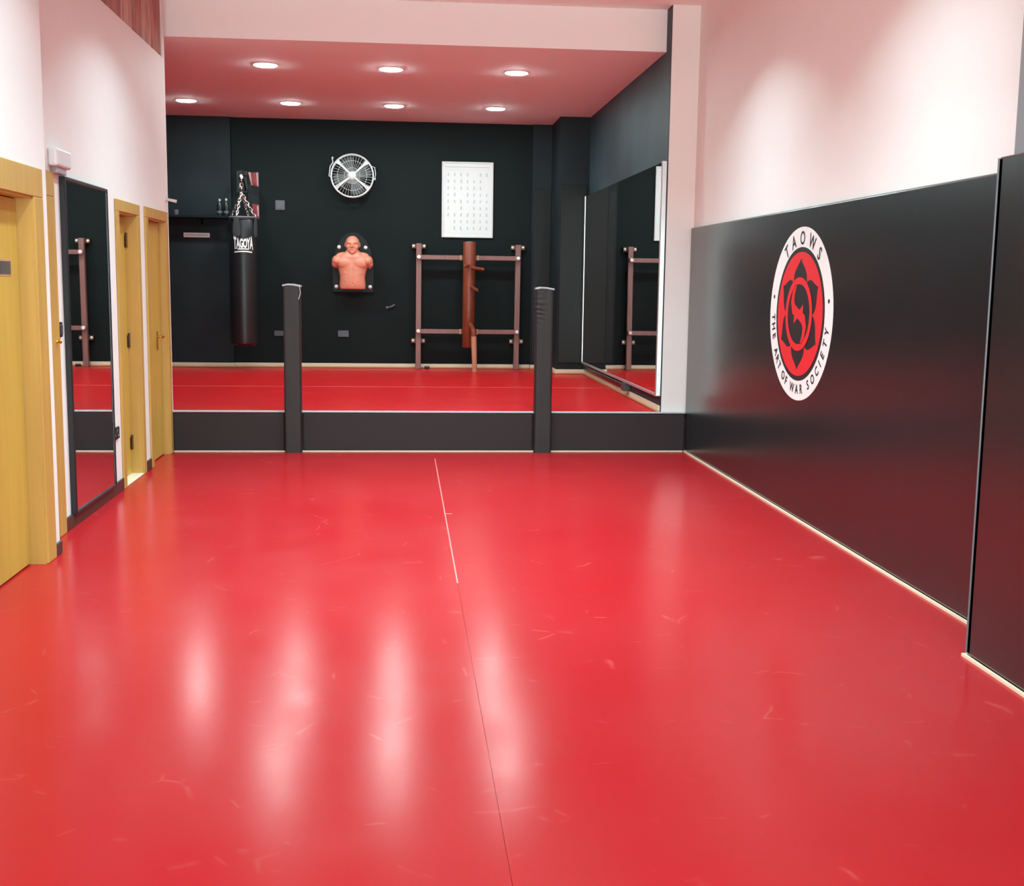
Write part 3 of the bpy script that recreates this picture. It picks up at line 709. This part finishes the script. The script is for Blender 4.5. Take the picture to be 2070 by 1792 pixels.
for bx, bz in ((-.179, 1.956), (.168, 1.955), (-.205, 1.705), (.222, 1.702), (-.218, 1.438), (.226, 1.438)):
    bm = bm_new(); lathe(bm, (TX+bx, YB-.028, bz), [(.026, 0), (.026, .008), (.017, .020), (.006, .024)], 16, 'Y'); obj('bolt', bm, M['bolt'], t, True)

# ------------------------------------------------------------------ wooden dummy and its rack
t = thing('wooden_dummy', 'brown wooden training dummy with pegs on a two-post wall rack', 'dummy', (.885, 15.9, HS))
def rbox(bm, x, z, hx, hz, y0, y1): box(bm, x-hx, x+hx, y0, y1, z-hz, z+hz, .005, 1)
for xb, xt in ((.210, .218), (1.528, 1.540)):
    bm = bm_new(); box(bm, -.036, .036, YB-.14, YB-.07, HS, 2.02, .006, 1)
    for v in bm.verts: v.co.x += xb+(xt-xb)*(v.co.z-HS)/1.66
    obj('upright', bm, M['rackwood'], t)
    for z in (1.985, .732):
        xx = xb+(xt-xb)*(z-HS)/1.66
        o = obj('clamp', box(bm_new(), xx-.095, xx+.095, YB-.07, YB-.004, z-.032, z+.032, .004, 1), M['hinge'], t)
        for s in (-1, 1):
            bm = bm_new(); lathe(bm, (xx+.070*s, YB-.07, z), [(.02, 0), (.02, .006), (.012, .016), (.004, .018)], 12, 'Y'); obj('bolt', bm, M['bolt'], o, True)
bars = []
for z in (1.838, .862):
    xl_, xr_ = (.217, 1.538) if z > 1 else (.212, 1.531)
    o = obj('crossbar', box(bm_new(), xl_-.03, xr_+.03, YB-.185, YB-.14, z-.030, z+.030, .005, 1), M['rackwood'], t)
    for xx in (xl_, xr_):
        bm = bm_new(); lathe(bm, (xx, YB-.185, z), [(.028, 0), (.028, .008), (.018, .022), (.006, .025)], 16, 'Y'); obj('bolt', bm, M['bolt'], o, True)
    for s in (-1, 1):
        obj('stop_block', box(bm_new(), .885+s*.112-.014, .885+s*.112+.014, YB-.192, YB-.135, z-.034, z+.034, .004, 1), M['leg_light'], o)
TRY = YB-.30
bm = bm_new(); lathe(bm, (0, 0, 0), [(.070, .66), (.079, .672), (.081, 1.2), (.084, 2.03), (.078, 2.042), (.02, 2.047)], 32)
for v in bm.verts: v.co.x += .868+.012*(v.co.z-.66)/1.4; v.co.y += TRY
obj('trunk', bm, M['trunk'], t, True)
for p0, p1 in (((.875, TRY, 1.712), (1.040, TRY-.30, 1.685)), ((.88, TRY, 1.735), (.80, TRY-.30, 1.722)), ((.885, TRY, 1.47), (.965, TRY-.32, 1.415))):
    bm = bm_new(); tube(bm, p0, p1, .027, .019, 16); sphere(bm, p1, .019, n=12); obj('arm', bm, M['trunk'], t, True)
bm = bm_new(); tube(bm, (.885, TRY, .99), (.925, TRY-.26, .885), .034, .034, 16); sphere(bm, (.925, TRY-.26, .885), .036, n=12)
tube(bm, (.925, TRY-.26, .885), (.928, TRY-.27, .80), .035, .034, 16)
lg = obj('leg', bm, M['trunk'], t, True)
bm = bm_new(); tube(bm, (.928, TRY-.27, .82), (.945, TRY-.24, HS), .036, .032, 16)
o = obj('shin', bm, M['leg_light'], lg, True); o['label'] = 'pale worn lower leg'

# ------------------------------------------------------------------ punching bag
BX, BY = -2.028, 15.62
t = thing('punching_bag', 'long black hanging punching bag with white print near its top', 'punching bag', (BX, BY, .66))
bm = bm_new(); lathe(bm, (BX, BY, 0), [(.05, .662), (.13, .668), (.168, .70), (.176, .80), (.178, 1.5), (.174, 2.1), (.168, 2.24), (.155, 2.275), (.10, 2.282)], 48)
obj('body', bm, M['bag'], t, True)
bm = bm_new(); torus(bm, (BX, BY, 2.298), .172, .013, 40, 8); obj('rim', bm, M['bag_patch'], t, True)
for a in (250, 340, 70, 160):
    a = math.radians(a); bm = bm_new(); n_ = 6; rows = []
    for z in (2.055, 2.10, 2.17, 2.30):
        hw = .20 if z < 2.07 else (.30 if z < 2.2 else .16); row = []
        for j in range(n_+1): aa = a+hw*(j/n_*2-1); row.append(bm.verts.new((BX+.183*math.cos(aa), BY+.183*math.sin(aa), z)))
        rows.append(row)
    for r0, r1 in zip(rows, rows[1:]):
        for j in range(n_): bm.faces.new((r0[j], r0[j+1], r1[j+1], r1[j]))
    bmesh.ops.solidify(bm, geom=bm.faces[:], thickness=.006)
    obj('strap_patch', bm, M['bag_patch'], t, True)
def chain(bm, p0, p1, ll=.05, r=.006, wdt=.014):
    p0, p1 = Vector(p0), Vector(p1); d = p1-p0; n_ = max(2, int(d.length/(ll*.8))); q = d.normalized().to_track_quat('X', 'Z').to_matrix().to_4x4()
    for i in range(n_):
        c = p0+d*(i+.5)/n_; mtx = q @ Matrix.Rotation(PI/2*(i % 2), 4, 'X') @ Matrix.Diagonal((ll/2/wdt, 1, 1, 1))
        torus(bm, c, wdt, r, 10, 5, mtx)
HX, HZ = BX-.012, 2.615
for a in (250, 340, 70, 160):
    a = math.radians(a); bm = bm_new(); chain(bm, (HX, BY, HZ), (BX+.172*math.cos(a), BY+.172*math.sin(a), 2.30), .055, .0065, .0145); obj('chain', bm, M['chrome'], t, True)
# white print wrapped on the front, letters taller towards both ends
def wrap(x, y, zc, k, flare):
    a = -PI/2+.12+x/.181
    return Vector((BX+.1805*math.cos(a), BY+.1805*math.sin(a), zc+y*(1+flare*(x/.13)**2)+k*(x/.13)**2))
for i, ch in enumerate('TAGOYA'):
    cx = (-.108, -.066, -.022, .024, .067, .108)[i]
    bm = bm_new(); text_mesh(bm, ch, .125, lambda x, y: wrap(cx+x*.50, y*1.2, 1.963, .004, .55), .006); obj('letter', bm, M['print_white'], t)
for x0, x1, z0, z1 in ((-.072, .072, 1.892, 1.907), (-.118, .118, 1.860, 1.876)):
    bm = bm_new(); n_ = 10; rows = [[bm.verts.new(wrap(x0+(x1-x0)*i/n_, 0, z, -.012, 0)) for i in range(n_+1)] for z in (z0, z1)]
    for i in range(n_): bm.faces.new((rows[0][i], rows[0][i+1], rows[1][i+1], rows[1][i]))
    obj('printed_line', bm, M['print_white'], t)
t = thing('bag_bracket', 'dark steel wall bracket from which the punching bag hangs', 'bracket', (BX, YB, 2.8))
obj('wall_plate', box(bm_new(), BX-.13, BX+.012, YB-.012, YB, 2.64, 2.92, .003, 1), M['frame_black'], t)
bm = bm_new(); tube(bm, (HX, YB-.01, 2.87), (HX, BY-.03, 2.87), .02, n=12); tube(bm, (HX, YB-.01, 2.67), (HX, BY+.06, 2.86), .012, n=10); torus(bm, (HX, BY, 2.845), .022, .006, 16, 6, Matrix.Rotation(PI/2, 4, 'X'))
obj('arm', bm, M['frame_black'], t)
bm = bm_new(); chain(bm, (HX, BY, 2.625), (HX, BY, 2.78), .06, .010, .019); lathe(bm, (HX, BY, 2.76), [(.01, 0), (.032, .02), (.034, .05), (.012, .09)], 16)
obj('swivel', bm, M['chrome'], t, True)
for bx, bz in ((-.10, 2.83), (-.10, 2.70), (-.012, 2.885)):
    bm = bm_new(); lathe(bm, (BX+bx, YB-.012, bz), [(.014, 0), (.014, .008), (.005, .018)], 10, 'Y'); obj('bolt', bm, M['chrome'], t)

# banner behind the chains
t = thing('banner', 'narrow dark banner with red and white print behind the bag chains', 'banner', (-1.94, YB, 2.31))
obj('cloth', box(bm_new(), -2.01, -1.872, YB-.008, YB, 2.30, 2.905), M['board'], t)
def quad(bm, pts, y): bm.faces.new([bm.verts.new((x, y, z)) for x, z in pts])
bm = bm_new(); quad(bm, [(-1.995, 2.90), (-1.875, 2.905), (-1.875, 2.715), (-1.955, 2.74)], YB-.0095); obj('red_print', bm, M['red_print'], t); bm = bm_new(); quad(bm, [(-1.96, 2.50), (-1.875, 2.49), (-1.872, 2.31), (-1.955, 2.30)], YB-.0095)
obj('red_print', bm, M['red_print'], t)
bm = bm_new(); quad(bm, [(-2.005, 2.905), (-1.975, 2.905), (-1.955, 2.74), (-1.968, 2.735)], YB-.0105); obj('pale_print', bm, M['pink_print'], t); bm = bm_new(); quad(bm, [(-1.905, 2.90), (-1.875, 2.905), (-1.875, 2.72), (-1.893, 2.74)], YB-.0105); obj('pale_print', bm, M['pink_print'], t); bm = bm_new(); quad(bm, [(-1.90, 2.47), (-1.876, 2.485), (-1.874, 2.33), (-1.893, 2.35)], YB-.0105)
obj('pale_print', bm, M['pink_print'], t)

# ------------------------------------------------------------------ shelf, bottles, small wall fittings
t = thing('wall_shelf', 'thin charcoal shelf on the paler wall projection by the punching bag', 'shelf', (-2.9, YB-.05, 2.30))
obj('board', box(bm_new(), -3.6, -2.235, YB-.32, YB-.05, 2.295, 2.327, .003, 1), M['black_paint'], t)
for xx in (-3.4, -2.6): obj('support', box(bm_new(), xx-.012, xx+.012, YB-.26, YB-.05, 2.22, 2.295, .003, 1), M['black_paint'], t)
def bottle(x, label, k):
    t = thing('bottle', label, 'bottle', (x, YB-.2, 2.327), 'dark bottles on the charcoal shelf')
    s = k
    bm = bm_new(); lathe(bm, (x, YB-.2, 2.327), [(.034, 0), (.036, .01), (.036, .12*s), (.024, .16*s), (.016, .175*s), (.016, .19*s)], 20); obj('body', bm, M['plastic_black'], t, True)
    bm = bm_new(); lathe(bm, (x, YB-.2, 2.327+.188*s), [(.018, 0), (.018, .024), (.012, .03)], 14); obj('cap', bm, M['alu'], t, True)
    bm = bm_new(); lathe(bm, (x, YB-.2, 2.327+.035), [(.0365, 0), (.0365, .028)], 20); obj('label_band', bm, M['plastic_grey'], t, True)
bottle(-2.352, 'dark glossy bottle on the charcoal shelf, farther from the punching bag', 1.0)
bottle(-2.268, 'dark glossy bottle at the shelf end next to the punching bag', 1.03)
t = thing('cup', 'small grey cup on the charcoal shelf, half hidden by the white wall', 'cup', (-2.905, YB-.2, 2.327))
bm = bm_new(); lathe(bm, (-2.905, YB-.2, 2.327), [(.025, 0), (.034, .07), (.031, .07), (.022, .006)], 18); obj('cup_body', bm, M['plastic_grey'], t, True)
t = thing('wall_plate', 'long narrow white plate with grey print below the charcoal shelf', 'sign', (-2.66, YB-.05, 2.06))
obj('board', box(bm_new(), -2.842, -2.508, YB-.06, YB-.05, 2.053, 2.112, .002, 1), M['print_white'], t)
bm = bm_new(); rs = random.Random(5); x = -2.825
while x < -2.53:
    w_ = rs.uniform(.008, .018); quad(bm, [(x, 2.074), (x+w_, 2.074), (x+w_, 2.092), (x, 2.092)], YB-.0615); x += w_+.005
obj('grey_print', bm, M['print_grey'], t)
def plate_thing(name, label, cat, x0, x1, z0, z1, m, m2, d=.012):
    t = thing(name, label, cat, ((x0+x1)/2, YB, z0))
    obj('plate', box(bm_new(), x0, x1, YB-d, YB, z0, z1, .003, 2), m, t)
    xm, zm = (x0+x1)/2, (z0+z1)/2
    if cat == 'socket':
        for s in (-1, 1):
            bm = bm_new(); torus(bm, (xm+s*(x1-x0)*.24, YB-d, zm), min(x1-x0, z1-z0)*.22, .004, 16, 6, RX); obj('outlet', bm, m2, t)
    else: obj('rocker', box(bm_new(), xm-(x1-x0)*.32, xm+(x1-x0)*.32, YB-d-.006, YB-d, zm-(z1-z0)*.34, zm+(z1-z0)*.34, .002, 1), m2, t)
plate_thing('wall_switch', 'square grey switch plate on the charcoal wall between bag and fan', 'switch', -1.661, -1.54, 2.428, 2.552, M['plastic_grey'], M['plastic_grey'])
plate_thing('wall_socket', 'dark double socket low on the charcoal wall below the torso dummy', 'socket', -.86, -.715, .77, .855, M['plastic_dark'], M['plastic_grey'])
plate_thing('wall_socket', 'dark double socket low on the charcoal wall partly behind a padded post', 'socket', -1.70, -1.56, .775, .845, M['plastic_dark'], M['plastic_grey'])
t = thing('cable_clip', 'small grey cable stub on the charcoal wall beside the torso dummy', 'cable', (-.16, YB, 1.15))
bm = bm_new(); path_tube(bm, [(-.205, YB-.004, 1.165), (-.17, YB-.02, 1.172), (-.135, YB-.022, 1.186), (-.105, YB-.008, 1.205)], .011, 8); obj('stub', bm, M['plastic_grey'], t, True)
bm = bm_new(); lathe(bm, (-.205, YB, 1.165), [(.02, 0), (.02, .008), (.012, .012)], 14, 'Y'); obj('gland', bm, M['plastic_dark'], t)
t = thing('door_stop', 'small black block on the platform by the cream skirting', 'block', (.33, YB-.06, HS))
bm = bm_new(); box(bm, .295, .365, YB-.085, YB-.037, HS, HS+.035, .012, 3); obj('block_body', bm, M['plastic_black'], t, True)

for o in bpy.data.objects:
    if '_base' in o: del o['_base']
